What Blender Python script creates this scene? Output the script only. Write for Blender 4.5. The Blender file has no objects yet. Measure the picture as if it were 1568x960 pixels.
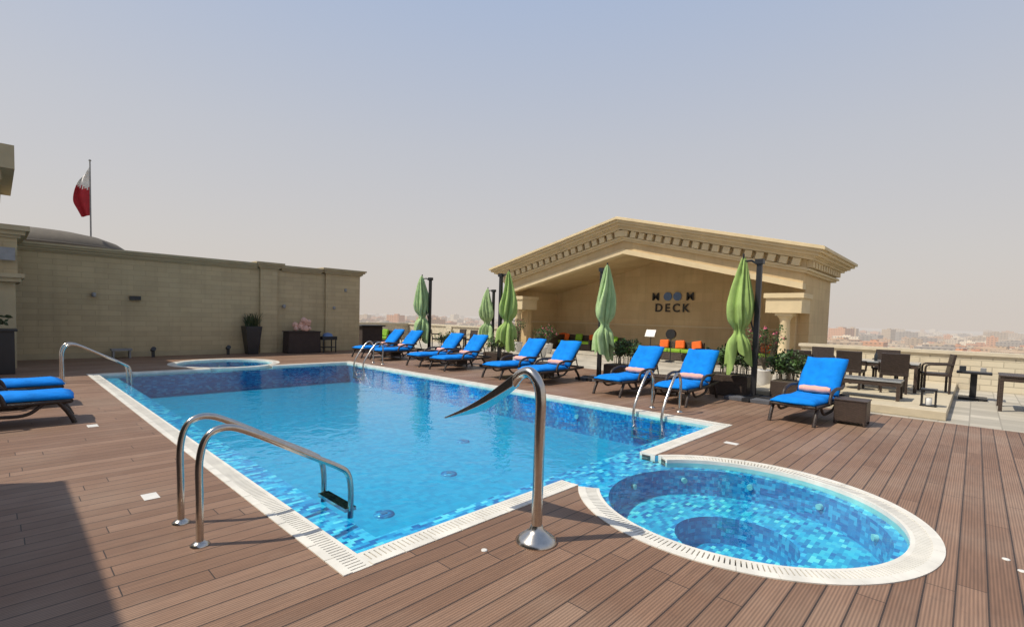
import bpy, bmesh, math, random
from mathutils import Vector, Matrix
random.seed(7)
S=bpy.context.scene
COL=S.collection
# ------------------------------------------------------------ node helpers
def newmat(name):
    m=bpy.data.materials.new(name);m.use_nodes=True
    nt=m.node_tree;b=nt.nodes['Principled BSDF'];return m,nt,b
def nd(nt,t,props=None,**ins):
    n=nt.nodes.new(t)
    for k,v in (props or {}).items(): setattr(n,k,v)
    for k,v in ins.items():
        key=int(k[1:]) if k[0]=='i' and k[1:].isdigit() else k.replace('_',' ')
        s=n.inputs[key]
        if isinstance(v,bpy.types.NodeSocket): nt.links.new(v,s)
        else: s.default_value=v
    return n
def mth(nt,op,a,b=0.0,c=None):
    n=nd(nt,'ShaderNodeMath',{'operation':op},i0=a,i1=b)
    if c is not None:
        if isinstance(c,bpy.types.NodeSocket): nt.links.new(c,n.inputs[2])
        else: n.inputs[2].default_value=c
    return n.outputs[0]
def mixc(nt,f,a,b,bt='MIX'):
    n=nt.nodes.new('ShaderNodeMix');n.data_type='RGBA';n.blend_type=bt
    for s,v in ((n.inputs[0],f),(n.inputs[6],a),(n.inputs[7],b)):
        if isinstance(v,bpy.types.NodeSocket): nt.links.new(v,s)
        else: s.default_value=v
    return n.outputs[2]
def c4(c,k=1): return (c[0]*k,c[1]*k,c[2]*k,1)
def ramp(nt,f,stops,interp='LINEAR'):
    r=nt.nodes.new('ShaderNodeValToRGB');r.color_ramp.interpolation=interp
    e=r.color_ramp.elements
    while len(e)<len(stops): e.new(0.5)
    for i,(p,c) in enumerate(stops): e[i].position=p;e[i].color=c4(c)
    nt.links.new(f,r.inputs[0]);return r.outputs[0]
def simple(name,col,rough=.6,metal=0,var=.12,scale=6,bump=0,bscale=60,sheen=0,spec=None):
    m,nt,b=newmat(name)
    tc=nd(nt,'ShaderNodeTexCoord').outputs['Object']
    n=nd(nt,'ShaderNodeTexNoise',None,Vector=tc,Scale=scale,Detail=5.0).outputs['Fac']
    c=ramp(nt,n,[(.3,[x*(1-var) for x in col]),(.7,[min(1,x*(1+var)) for x in col])])
    nt.links.new(c,b.inputs['Base Color'])
    b.inputs['Roughness'].default_value=rough;b.inputs['Metallic'].default_value=metal
    if spec is not None: b.inputs['Specular IOR Level'].default_value=spec
    if sheen: b.inputs['Sheen Weight'].default_value=sheen
    if bump:
        n2=nd(nt,'ShaderNodeTexNoise',None,Vector=tc,Scale=bscale,Detail=4.0).outputs['Fac']
        bp=nd(nt,'ShaderNodeBump',None,Strength=bump,Distance=.01,Height=n2)
        nt.links.new(bp.outputs[0],b.inputs['Normal'])
    return m
def sep(nt):
    tc=nd(nt,'ShaderNodeNewGeometry').outputs['Position']
    s=nd(nt,'ShaderNodeSeparateXYZ',None,Vector=tc)
    return tc,s.outputs[0],s.outputs[1],s.outputs[2]
def ramp_f(nt,f,a,b_):
    n=nd(nt,'ShaderNodeMapRange',None,Value=f);n.inputs[1].default_value=a;n.inputs[2].default_value=b_;return n.outputs[0]
# deck boards run along X
def deck_mat():
    m,nt,b=newmat('deck_boards')
    P,x,y,z=sep(nt)
    W=.145
    ys=mth(nt,'DIVIDE',y,W);iy=mth(nt,'FLOOR',ys);fy=mth(nt,'FRACT',ys)
    wn=nd(nt,'ShaderNodeTexWhiteNoise',{'noise_dimensions':'1D'},W=iy).outputs['Value']
    xs=mth(nt,'ADD',mth(nt,'DIVIDE',x,2.3),mth(nt,'MULTIPLY',wn,7.3))
    ix=mth(nt,'FLOOR',xs);fx=mth(nt,'FRACT',xs)
    cv=nd(nt,'ShaderNodeCombineXYZ',None,X=iy,Y=ix).outputs[0]
    r=nd(nt,'ShaderNodeTexWhiteNoise',{'noise_dimensions':'3D'},Vector=cv).outputs['Value']
    base=ramp(nt,r,[(0,(.200,.108,.064)),(.5,(.240,.134,.082)),(1,(.285,.168,.108))])
    mp=nd(nt,'ShaderNodeMapping',None,Vector=P,Scale=(1.2,22,1)).outputs[0]
    st=nd(nt,'ShaderNodeTexNoise',None,Vector=mp,Scale=2.0,Detail=6.0,Roughness=.65).outputs['Fac']
    base=mixc(nt,.6,base,ramp(nt,st,[(.3,(.35,.35,.35)),(.7,(.66,.66,.66))]),'OVERLAY')
    big=nd(nt,'ShaderNodeTexNoise',None,Vector=P,Scale=.55,Detail=6.0,Roughness=.6).outputs['Fac']
    base=mixc(nt,mth(nt,'MULTIPLY',ramp_f(nt,big,.46,.70),.36),base,(.43,.32,.23,1))
    spot=nd(nt,'ShaderNodeTexNoise',None,Vector=P,Scale=7.0,Detail=4.0,Roughness=.7).outputs['Fac']
    base=mixc(nt,mth(nt,'MULTIPLY',ramp_f(nt,spot,.60,.75),.3),base,(.10,.06,.045,1))
    g=mth(nt,'SINE',mth(nt,'MULTIPLY',y,2*math.pi/.0181))
    gv=mth(nt,'MULTIPLY_ADD',g,.20,.86)
    base=mixc(nt,1,base,nd(nt,'ShaderNodeCombineColor',None,Red=gv,Green=gv,Blue=gv).outputs[0],'MULTIPLY')
    gap=mth(nt,'MAXIMUM',mth(nt,'LESS_THAN',fy,.06),mth(nt,'LESS_THAN',fx,.0028))
    base=mixc(nt,mth(nt,'MULTIPLY',gap,.92),base,(.02,.013,.01,1))
    nt.links.new(base,b.inputs['Base Color'])
    nt.links.new(mth(nt,'MULTIPLY_ADD',big,-.35,.72),b.inputs['Roughness'])
    h=mth(nt,'SUBTRACT',mth(nt,'MULTIPLY',g,.15),gap)
    bp=nd(nt,'ShaderNodeBump',None,Strength=.5,Distance=.004,Height=h)
    nt.links.new(bp.outputs[0],b.inputs['Normal'])
    return m
def mosaic_mat(name,stops,sx=.05,sy=.025,rough=.25):
    m,nt,b=newmat(name)
    P,x,y,z=sep(nt)
    off=nd(nt,'ShaderNodeVectorMath',{'operation':'ADD'},i0=P,i1=(.0031,.0047,.0023)).outputs[0]
    s=nd(nt,'ShaderNodeSeparateXYZ',None,Vector=off)
    iy=mth(nt,'FLOOR',mth(nt,'DIVIDE',s.outputs[1],sy));iz=mth(nt,'FLOOR',mth(nt,'DIVIDE',s.outputs[2],sy))
    xx=mth(nt,'ADD',mth(nt,'DIVIDE',s.outputs[0],sx),mth(nt,'MULTIPLY',mth(nt,'ADD',iy,iz),.5))
    ix=mth(nt,'FLOOR',xx)
    cv=nd(nt,'ShaderNodeCombineXYZ',None,X=ix,Y=iy,Z=iz).outputs[0]
    r=nd(nt,'ShaderNodeTexWhiteNoise',{'noise_dimensions':'3D'},Vector=cv).outputs['Value']
    c=ramp(nt,r,stops,'CONSTANT')
    nt.links.new(c,b.inputs['Base Color']);b.inputs['Roughness'].default_value=rough
    return m
def block_mat(name,col,bw=.6,bh=.3,mort=.012,dark=.8,bump=.4,axes='yz',var=.06):
    m,nt,b=newmat(name)
    P,x,y,z=sep(nt)
    u={'y':y,'x':x}[axes[0]];v={'z':z,'y':y}[axes[1]]
    if axes=='yz': u=mth(nt,'ADD',x,y)
    cv=nd(nt,'ShaderNodeCombineXYZ',None,X=u,Y=v).outputs[0]
    br=nd(nt,'ShaderNodeTexBrick',None,Vector=cv,Color1=c4(col,1-var),Color2=c4(col,1+var),Mortar=c4(col,dark),Scale=1.0,Mortar_Size=mort,Brick_Width=bw,Row_Height=bh)
    n=nd(nt,'ShaderNodeTexNoise',None,Vector=P,Scale=1.1,Detail=7.0,Roughness=.6).outputs['Fac']
    c=mixc(nt,.55,br.outputs['Color'],ramp(nt,n,[(.3,(.42,.41,.40)),(.7,(.58,.58,.58))]),'OVERLAY')
    if axes=='yz':
        mp=nd(nt,'ShaderNodeMapping',None,Vector=P,Scale=(3,3,.25)).outputs[0]
        dr=nd(nt,'ShaderNodeTexNoise',None,Vector=mp,Scale=1.5,Detail=5.0).outputs['Fac']
        c=mixc(nt,mth(nt,'MULTIPLY',ramp_f(nt,dr,.52,.75),.3),c,c4(col,.6))
    nt.links.new(c,b.inputs['Base Color']);b.inputs['Roughness'].default_value=.85
    n2=nd(nt,'ShaderNodeTexNoise',None,Vector=P,Scale=45.0,Detail=3.0).outputs['Fac']
    h=mth(nt,'SUBTRACT',mth(nt,'MULTIPLY',n2,.3),br.outputs['Fac'])
    bp=nd(nt,'ShaderNodeBump',None,Strength=bump,Distance=.008,Height=h)
    nt.links.new(bp.outputs[0],b.inputs['Normal'])
    return m
def wicker_mat(name,col):
    m,nt,b=newmat(name)
    P=nd(nt,'ShaderNodeTexCoord').outputs['Object']
    br=nd(nt,'ShaderNodeTexBrick',None,Color1=c4(col,.75),Color2=c4(col,1.3),Mortar=c4(col,.3),Scale=1.0,Mortar_Size=.004,Brick_Width=.045,Row_Height=.018)
    s=nd(nt,'ShaderNodeSeparateXYZ',None,Vector=P)
    cv=nd(nt,'ShaderNodeCombineXYZ',None,X=mth(nt,'ADD',s.outputs[0],s.outputs[1]),Y=mth(nt,'ADD',s.outputs[2],mth(nt,'MULTIPLY',s.outputs[1],.5))).outputs[0]
    nt.links.new(cv,br.inputs['Vector'])
    nt.links.new(br.outputs['Color'],b.inputs['Base Color'])
    bp=nd(nt,'ShaderNodeBump',None,Strength=.7,Distance=.004,Height=mth(nt,'SUBTRACT',1.0,br.outputs['Fac']))
    nt.links.new(bp.outputs[0],b.inputs['Normal']);b.inputs['Roughness'].default_value=.45
    return m
def water_mat(name,tint,ws=2.6,st=.35):
    m,nt,b=newmat(name);nt.nodes.remove(b)
    out=nt.nodes['Material Output']
    P,x,y,z=sep(nt)
    n1=nd(nt,'ShaderNodeTexNoise',None,Vector=P,Scale=ws,Detail=3.0,Distortion=.6).outputs['Fac']
    n2=nd(nt,'ShaderNodeTexNoise',None,Vector=P,Scale=ws*4,Detail=2.0,Distortion=.3).outputs['Fac']
    h=mth(nt,'ADD',n1,mth(nt,'MULTIPLY',n2,.25))
    bp=nd(nt,'ShaderNodeBump',None,Strength=st,Distance=.03,Height=h).outputs[0]
    fr=nd(nt,'ShaderNodeFresnel',None,IOR=1.33,Normal=bp).outputs[0]
    tr=nd(nt,'ShaderNodeBsdfTransparent',None,Color=c4(tint)).outputs[0]
    gl=nd(nt,'ShaderNodeBsdfGlossy',None,Color=(1,1,1,1),Roughness=.03,Normal=bp).outputs[0]
    mx=nd(nt,'ShaderNodeMixShader',None,i0=fr,i1=tr,i2=gl)
    nt.links.new(mx.outputs[0],out.inputs[0]);return m
def plant_mat(name,a,b_):
    m,nt,b=newmat(name)
    P=nd(nt,'ShaderNodeNewGeometry')
    n=nd(nt,'ShaderNodeTexNoise',None,Vector=P.outputs['Position'],Scale=9.0,Detail=2.0).outputs['Fac']
    c=ramp(nt,n,[(.3,a),(.7,b_)]);nt.links.new(c,b.inputs['Base Color']);b.inputs['Roughness'].default_value=.6
    return m

M={}
M['deck']=deck_mat()
MB_ST=[(0,(.02,.22,.50)),(.18,(.04,.34,.62)),(.42,(.08,.47,.72)),(.62,(.16,.60,.78)),(.80,(.46,.80,.84)),(.92,(.01,.14,.40))]
M['mosaic']=mosaic_mat('mosaic_light',MB_ST,.075,.037)
M['mosaic_spa']=mosaic_mat('mosaic_spa',[(0,(.02,.27,.50)),(.2,(.04,.40,.60)),(.45,(.07,.50,.68)),(.65,(.14,.62,.72)),(.82,(.48,.84,.78)),(.92,(.01,.17,.42))],.075,.037)
M['mosaic_deep']=mosaic_mat('mosaic_blue',[(0,(.006,.17,.42)),(.3,(.012,.24,.50)),(.6,(.02,.31,.57)),(.85,(.07,.44,.68))],.075,.037)
M['poolfloor']=mosaic_mat('pool_floor_tiles',[(0,(.004,.335,.545)),(.3,(.006,.375,.585)),(.7,(.010,.41,.62))],.075,.075)
M['green_tile']=mosaic_mat('green_tile',[(0,(.55,.75,.25)),(.4,(.8,.85,.3)),(.7,(.2,.6,.4))],.05,.05)
M['curb']=simple('white_ceramic',(.70,.665,.59),.4,var=.12,scale=5)
M['dark']=simple('dark_channel',(.07,.065,.06),.8)
M['stone']=block_mat('facade_stucco',(.60,.445,.245),.9,.42,.008,.9,.25)
M['trim']=simple('cornice_stone',(.66,.53,.325),.8,var=.08,scale=2,bump=.2)
M['wall']=block_mat('wall_blocks',(.46,.365,.215),.62,.16,.010,.86,.35)
M['walltrim']=simple('wall_cornice',(.41,.335,.205),.8,var=.08,scale=3,bump=.2)
M['parapet']=block_mat('parapet_blocks',(.58,.51,.38),.42,.16,.012,.72,.6)
M['coping']=simple('coping_stone',(.56,.49,.37),.8,var=.08,scale=4)
M['tile']=block_mat('terrace_tiles',(.42,.38,.31),.4,.4,.01,.7,.3,axes='xy',var=.18)
M['step']=simple('step_stone',(.52,.44,.31),.8,var=.08)
M['water']=water_mat('pool_water',(.48,.91,.965),3.0,.30)
M['spawater']=water_mat('spa_water',(.66,.96,.99),5,.25)
M['steel']=simple('brushed_steel',(.55,.51,.46),.22,1,var=.08,scale=30)
M['blue']=simple('blue_cushion',(.004,.205,.68),.85,var=.16,scale=7,bump=.6,bscale=22,spec=.15)
M['pink']=simple('pink_towel',(.80,.42,.34),.95,var=.08,scale=20,bump=.6,bscale=120)
M['wicker']=wicker_mat('dark_wicker',(.060,.038,.028))
M['wickerb']=wicker_mat('brown_wicker',(.085,.055,.040))
M['black']=simple('black_metal',(.018,.018,.02),.4)
M['slab']=simple('concrete_slab',(.10,.10,.11),.8)
M['ugreen']=simple('green_canvas',(.30,.43,.12),.9,var=.18,scale=4,bump=.35,bscale=14)
M['ulight']=simple('pale_green_canvas',(.36,.50,.23),.9,var=.18,scale=4,bump=.35,bscale=14)
M['leaf']=plant_mat('leaves',(.03,.08,.015),(.09,.17,.04))
M['leafd']=plant_mat('dark_leaves',(.03,.05,.02),(.07,.09,.035))
M['flower']=simple('pink_flowers',(.6,.12,.2),.7)
M['stem']=simple('stems',(.10,.08,.05),.8)
M['white']=simple('white_paint',(.66,.64,.60),.5,var=.08)
M['orange']=simple('orange_cushion',(.75,.13,.015),.85,var=.12)
M['lime']=simple('lime_cushion',(.22,.40,.03),.85,var=.12)
M['glass']=simple('glass_top',(.35,.36,.36),.08,var=.05)
M['disc']=simple('sign_disc_blue',(.10,.17,.33),.4)
M['letter']=simple('sign_letters',(.03,.025,.02),.5)
M['red']=simple('flag_red',(.40,.02,.03),.8)
M['flagw']=simple('flag_white',(.75,.72,.68),.8)
M['domem']=simple('dome_roof',(.13,.11,.085),.85)
M['sculpt']=simple('pink_stone',(.62,.38,.30),.8,var=.2,scale=12)
M['cloth']=simple('dark_tablecloth',(.045,.03,.025),.9)
M['grey']=simple('grey_plastic',(.25,.25,.25),.6)
M['win']=simple('dark_glass',(.03,.035,.04),.1)
M['darkwall']=simple('low_bounce_wall',(.04,.035,.03),.8)  # walls of the unseen neighbour, made dark to cut bounce into its shadow

# ------------------------------------------------------------ mesh builder
class MB:
    def __init__(s,mats): s.v=[];s.f=[];s.m=[];s.s=[];s.mats=mats
    def k(s,mat):
        if mat not in s.mats: s.mats.append(mat)
        return s.mats.index(mat)
    def add(s,vs,fs,mat,smooth=False):
        o=len(s.v);s.v+=[tuple(q) for q in vs];i=s.k(mat)
        for f in fs: s.f.append([o+q for q in f]);s.m.append(i);s.s.append(smooth)
    def box(s,c,d,mat,rot=None,taper=1):
        x,y,z=[q/2 for q in d];vs=[]
        for dz in (-1,1):
            t=taper if dz<0 else 1
            for dx,dy in ((-1,-1),(1,-1),(1,1),(-1,1)): vs.append(Vector((dx*x*t,dy*y*t,dz*z)))
        if rot is not None: vs=[rot@q for q in vs]
        c=Vector(c);s.add([q+c for q in vs],[(3,2,1,0),(4,5,6,7),(0,1,5,4),(1,2,6,5),(2,3,7,6),(3,0,4,7)],mat)
    def bx(s,x0,x1,y0,y1,z0,z1,mat): s.box(((x0+x1)/2,(y0+y1)/2,(z0+z1)/2),(x1-x0,y1-y0,z1-z0),mat)
    def tube(s,pts,r,mat,n=10,sm=True,scale=None):
        pts=[Vector(p) for p in pts];vs=[];L=len(pts)
        t=(pts[1]-pts[0]).normalized();ref=Vector((0,0,1)) if abs(t.z)<.9 else Vector((1,0,0))
        u=t.cross(ref).normalized()
        for i,p in enumerate(pts):
            t=(pts[min(i+1,L-1)]-pts[max(i-1,0)]).normalized()
            u=(u-t*u.dot(t)).normalized();w=t.cross(u)
            rr=r[i] if isinstance(r,(list,tuple)) else r
            for j in range(n):
                a=2*math.pi*j/n;vs.append(p+(u*math.cos(a)+w*math.sin(a))*rr)
        fs=[(i*n+j,i*n+(j+1)%n,(i+1)*n+(j+1)%n,(i+1)*n+j) for i in range(L-1) for j in range(n)]
        s.add(vs,fs,mat,sm)
        s.add(vs[:n],[tuple(range(n))[::-1]],mat);s.add(vs[-n:],[tuple(range(n))],mat)
    def lathe(s,prof,c,mat,n=24,sm=True,sx=1,sy=1):
        vs=[];c=Vector(c)
        for r,z in prof:
            for j in range(n):
                a=2*math.pi*j/n;vs.append(c+Vector((r*math.cos(a)*sx,r*math.sin(a)*sy,z)))
        L=len(prof)
        s.add(vs,[(i*n+j,i*n+(j+1)%n,(i+1)*n+(j+1)%n,(i+1)*n+j) for i in range(L-1) for j in range(n)],mat,sm)
        s.add(vs[:n],[tuple(range(n))[::-1]],mat);s.add(vs[-n:],[tuple(range(n))],mat)
    def prismx(s,poly,x0,x1,mat):   # poly in (y,z)
        n=len(poly);vs=[(x0,a,b) for a,b in poly]+[(x1,a,b) for a,b in poly]
        s.add(vs,[tuple(range(n)),tuple(range(n,2*n))[::-1]]+[(i,i+n,(i+1)%n+n,(i+1)%n) for i in range(n)],mat)
    def leaves(s,c,rad,n,size,mat):
        c=Vector(c)
        for i in range(n):
            d=Vector((random.gauss(0,1),random.gauss(0,1),random.gauss(0,1))).normalized()*random.random()**.45
            p=c+Vector((d.x*rad[0],d.y*rad[1],d.z*rad[2]))
            a=Vector((random.uniform(-1,1),random.uniform(-1,1),random.uniform(-.3,1))).normalized()
            b=a.cross(Vector((random.uniform(-1,1),random.uniform(-1,1),random.uniform(-1,1)))).normalized()
            l=size*random.uniform(.6,1.4)
            s.add([p-a*l*.5,p+b*l*.25,p+a*l*.5,p-b*l*.25],[(0,1,2,3)],mat)
    def mesh(s,name):
        me=bpy.data.meshes.new(name);me.from_pydata(s.v,[],s.f)
        for q in s.mats: me.materials.append(q)
        me.polygons.foreach_set('material_index',s.m);me.polygons.foreach_set('use_smooth',s.s)
        me.update();return me
    def obj(s,name,parent=None,loc=(0,0,0),bevel=0,norm=True):
        me=s.mesh(name)
        if norm:
            bm=bmesh.new();bm.from_mesh(me);bmesh.ops.recalc_face_normals(bm,faces=bm.faces);bm.to_mesh(me);bm.free()
        return link(name,me,parent,loc,bevel)
def link(name,me,parent=None,loc=(0,0,0),bevel=0):
    o=bpy.data.objects.new(name,me);COL.objects.link(o);o.location=loc
    if parent: o.parent=parent
    if bevel:
        b=o.modifiers.new('bev','BEVEL');b.width=bevel;b.segments=3;b.limit_method='ANGLE'
    return o
def empty(name,loc=(0,0,0),rz=0):
    e=bpy.data.objects.new(name,None);COL.objects.link(e);e.location=loc;e.rotation_euler=(0,0,rz);e.empty_display_size=.1;return e
def mb(): return MB([])
def smooth_path(pts,k=6):
    P=[Vector(p) for p in pts];P=[P[0]*2-P[1]]+P+[P[-1]*2-P[-2]];o=[]
    for i in range(1,len(P)-2):
        for j in range(k):
            t=j/k;a,b,c,d=P[i-1],P[i],P[i+1],P[i+2]
            o.append(.5*((2*b)+(c-a)*t+(2*a-5*b+4*c-d)*t*t+(3*b-a-3*c+d)*t**3))
    o.append(P[-2]);return o
def sheet(name,outer,holes,z,mat):
    bm=bmesh.new();E=[]
    for loop in [outer]+holes:
        vs=[bm.verts.new((p[0],p[1],z)) for p in loop]
        for i in range(len(vs)): E.append(bm.edges.new((vs[i],vs[(i+1)%len(vs)])))
    bmesh.ops.triangle_fill(bm,use_beauty=True,use_dissolve=False,edges=E)
    for f in bm.faces:
        if f.normal.z<0: f.normal_flip()
    me=bpy.data.meshes.new(name);bm.to_mesh(me);bm.free();me.materials.append(mat)
    o=bpy.data.objects.new(name,me);COL.objects.link(o);return o

# ------------------------------------------------------------ dimensions
PX0,PX1,PY0,PY1=1.43,7.95,2.70,14.80
SC=(4.62,1.50);SR=1.43;FC=(4.68,16.0);CW=.20
def arc(c,r,a0,a1,n=48): return [(c[0]+r*math.cos(a0+(a1-a0)*i/n),c[1]+r*math.sin(a0+(a1-a0)*i/n)) for i in range(n+1)]
def outline(e,r):
    x0,x1,y0,y1=PX0+e,PX1-e,PY0+e,PY1-e
    a=math.asin(max(-1,min(1,(y0-SC[1])/r)));b=math.asin(max(-1,min(1,(FC[1]-y1)/r)))
    L=[(x0,y0)]+arc(SC,r,math.pi-a,2*math.pi+a)+[(x1,y0),(x1,y1)]+arc(FC,r,-b,math.pi+b)+[(x0,y1)]
    return L
deck_hole=outline(0,SR)
deck_out=[(-14,-8),(11.2,-8),(11.2,2.6),(13.2,2.6),(13.2,19.28),(-14,19.28)]
sheet('wooden_deck',deck_out,[deck_hole],0,M['deck'])
sheet('terrace_floor',[(11.2,-14),(18.1,-14),(18.1,26.2),(10.9,26.2),(10.9,19.28),(13.2,19.28),(13.2,2.6),(11.2,2.6)],[],-.004,M['tile'])
q=mb();q.bx(11.45,18.0,.3,3.6,-.002,.15,M['step']);q.obj('raised_platform',bevel=.01)
q=mb();q.bx(18.2,24,4.6,17.2,-.2,.02,M['tile']);q.obj('pavilion_floor')
q=mb();q.bx(-14,18.3,-14,26.3,-3.0,-1.9,M['coping']);q.obj('roof_slab')

# ------------------------------------------------------------ pool
pool=empty('swimming_pool')
LZ=-.085
x0,x1,y0,y1=PX0+.52,PX1-.24,PY0+.50,PY1-.34
rectin=[(x0,y0),(x1,y0),(x1,y1),(x0,y1)]
SP1=1.14
o=sheet('refracted_wall_ledge',outline(.02,SR-.02),[rectin,arc(SC,SP1,0,2*math.pi*(1-1/64),63),arc(FC,SP1,0,2*math.pi*(1-1/64),63)],LZ,M['mosaic']);o.parent=pool  # shallow shelf added in place of the pool wall seen refracted and lit
q=mb()
D=-.60
for (a,b) in ((0,1),(1,2),(2,3),(3,0)):
    A=rectin[a];B=rectin[b]
    q.add([(A[0],A[1],LZ),(B[0],B[1],LZ),(B[0],B[1],D),(A[0],A[1],D)],[(0,1,2,3)],M['mosaic_deep'])
q.add([(x0,y0,D),(x1,y0,D),(x1,y1,D),(x0,y1,D)],[(0,1,2,3)],M['poolfloor'])
q.obj('pool_basin',pool,norm=False)
o=sheet('water_surface',outline(.06,SR-.06),[],-.035,M['water']);o.parent=pool
q=mb();L=deck_hole
for i in range(len(L)):
    a=L[i];b=L[(i+1)%len(L)]
    q.add([(a[0],a[1],-.001),(b[0],b[1],-.001),(b[0],b[1],-.2),(a[0],a[1],-.2)],[(0,1,2,3)],M['mosaic'])
q.obj('recess_wall',pool)
def grate(q,p,u,n,L,w=CW):
    p=Vector((p[0],p[1],0));u=Vector((u[0],u[1],0));n=Vector((n[0],n[1],0))
    def quadbox(a0,a1,b0,b1,z0,z1,mat):
        vs=[p+u*a+n*b+Vector((0,0,z)) for z in (z0,z1) for a,b in ((a0,b0),(a1,b0),(a1,b1),(a0,b1))]
        q.add(vs,[(3,2,1,0),(4,5,6,7),(0,1,5,4),(1,2,6,5),(2,3,7,6),(3,0,4,7)],mat)
    a=0
    while a<L-.01:
        quadbox(a+.002,min(a+.245,L),.0,.06,-.08,.008+random.uniform(-.001,.001),M['curb']);a+=.25
    quadbox(0,L,w-.03,w,-.12,.004,M['curb'])
    quadbox(0,L,.06,w-.03,-.08,-.02,M['dark'])
    a=.0
    while a<L-.02:
        quadbox(a,min(a+.027,L),.06,w-.03,-.018,.004,M['curb']);a+=.037
def gratearc(q,c,R,a0,a1,w=CW):
    n=int(abs(a1-a0)*R/.037)
    def sec(t0,t1,r0,r1,z0,z1,mat):
        vs=[(c[0]+r*math.cos(t),c[1]+r*math.sin(t),z) for z in (z0,z1) for t,r in ((t0,r0),(t1,r0),(t1,r1),(t0,r1))]
        q.add(vs,[(3,2,1,0),(4,5,6,7),(0,1,5,4),(1,2,6,5),(2,3,7,6),(3,0,4,7)],mat)
    for i in range(n):
        t0=a0+(a1-a0)*i/n;t1=a0+(a1-a0)*(i+1)/n;tm=t0+(t1-t0)*.73
        sec(t0,t1 if i%7 else t0+(t1-t0)*.93,R-.07,R,-.08,.008,M['curb']);sec(t0,t1,R-w,R-w+.03,-.12,.004,M['curb'])
        sec(t0,t1,R-w+.03,R-.07,-.08,-.02,M['dark']);sec(t0,tm,R-w+.03,R-.07,-.018,.004,M['curb'])
q=mb()
gx=math.sqrt(SR**2-(PY0-SC[1])**2)
xl,xr=SC[0]-gx,SC[0]+gx
grate(q,(PX0,PY0),(0,1),(1,0),PY1-PY0)
grate(q,(PX1,PY1),(0,-1),(-1,0),PY1-PY0)
grate(q,(PX0+CW,PY0),(1,0),(0,1),xl-PX0-CW)
grate(q,(xr,PY0),(1,0),(0,1),PX1-CW-xr)
gy=math.sqrt(SR**2-(FC[1]-PY1)**2)
grate(q,(FC[0]-gy,PY1),(-1,0),(0,-1),FC[0]-gy-PX0-CW)
grate(q,(PX1-CW,PY1),(-1,0),(0,-1),PX1-CW-FC[0]-gy)
ga=math.asin((PY0-SC[1])/SR)
gratearc(q,SC,SR,math.pi-ga+.03,2*math.pi+ga-.03)
gratearc(q,FC,SR,0,2*math.pi)
q.obj('overflow_grating',pool)
q=mb()
for x,y in ((2.9,4.6),(4.3,5.2),(5.6,6.4)):
    q.lathe([(.11,0),(.11,.015),(.02,.02)],(x,y,D),M['mosaic_deep'],20);q.lathe([(.04,0),(.04,.025)],(x,y,D),M['disc'],14)
for y in (5.5,8.5,11.5): q.tube([(x1-.03,y,-.28),(x1+.02,y,-.28)],.045,M['white'],12)
q.obj('pool_inlets',pool)
for c,nm in ((SC,'spa_pool'),(FC,'spa_pool')):
    e=empty(nm);q=mb()
    def ring(r0,z0,r1,z1,mat,n=64):
        vs=[(c[0]+r*math.cos(2*math.pi*i/n),c[1]+r*math.sin(2*math.pi*i/n),z) for r,z in ((r0,z0),(r1,z1)) for i in range(n)]
        q.add(vs,[(i,(i+1)%n,n+(i+1)%n,n+i) for i in range(n)],mat)
    ring(SP1,LZ,SP1-.03,-.36,M['mosaic_deep']);ring(SP1-.03,-.36,.57,-.37,M['mosaic_spa']);ring(.57,-.37,.52,-.372,M['mosaic']);ring(.52,-.372,.50,-.64,M['mosaic_deep'])
    ring(.50,-.64,.01,-.64,M['mosaic_spa'])
    q.obj('spa_basin',e,norm=False)
    q=mb()
    for k in range(10):
        a=2*math.pi*k/10+.2;d=Vector((math.cos(a),math.sin(a),0));p=Vector((c[0],c[1],-.20))
        q.tube([p+d*(SP1-.05),p+d*(SP1-.01)],.03,M['white'],12)
    q.obj('spa_jets',e)
    q=mb()
    for dx,dy in ((-.15,.20),(.10,-.17)): q.box((c[0]+dx,c[1]+dy,-.634),(.2,.2,.012),M['green_tile'])
    q.obj('drain_tiles',e)
# ------------------------------------------------------------ rails
def rail(name,x,y0_,y1_,fx,pts):
    e=empty(name,(x,0,0))
    for i,y in enumerate((y0_,y1_)):
        q=mb();pp=smooth_path([(a*fx,0,z) for a,z in pts],7)
        q.tube(pp,.024,M['steel'],12);q.lathe([(.06,0),(.06,.008),(.035,.025),(.026,.03)],(0,0,0),M['steel'],20)
        q.obj('handrail_tube',e,(0,y,0))
    return e
RP=[(0,0),(0,.3),(0,.58),(.05,.74),(.17,.78),(.34,.71),(.70,.50),(.98,.34),(1.07,.26),(1.10,.12),(1.10,-.12)]
e=rail('pool_handrail',.93,4.22,3.73,1,RP)
q=mb();q.box((1.1,3.975,-.05),(.10,.5,.03),M['steel']);q.obj('rail_step',e)
rail('pool_handrail',.93,13.8,13.35,1,RP)
LP=[(0,0),(0,.3),(0,.52),(-.07,.66),(-.2,.68),(-.38,.5),(-.56,.25),(-.66,.05),(-.68,-.2),(-.68,-.45)]
for ya,yb in ((3.75,4.28),(13.45,14.0)):
    e=rail('pool_ladder',8.35,ya,yb,1,LP)
    q=mb()
    for z in (-.12,-.27,-.42): q.box((-.66,(ya+yb)/2,z),(.10,yb-ya,.025),M['steel'])
    q.obj('ladder_steps',e)
e=empty('waterfall_spout',(2.65,2.21,0))
q=mb();q.lathe([(.15,0),(.15,.012),(.12,.04),(.07,.075),(.052,.09),(.042,.12)],(0,0,0),M['steel'],32);q.obj('base_flange',e)
q=mb();pp=smooth_path([(0,0,.05),(0,0,.4),(0,0,.8),(0,0,1.02),(0,.03,1.14),(0,.11,1.205),(0,.2,1.18),(0,.27,1.11)],8)
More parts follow.
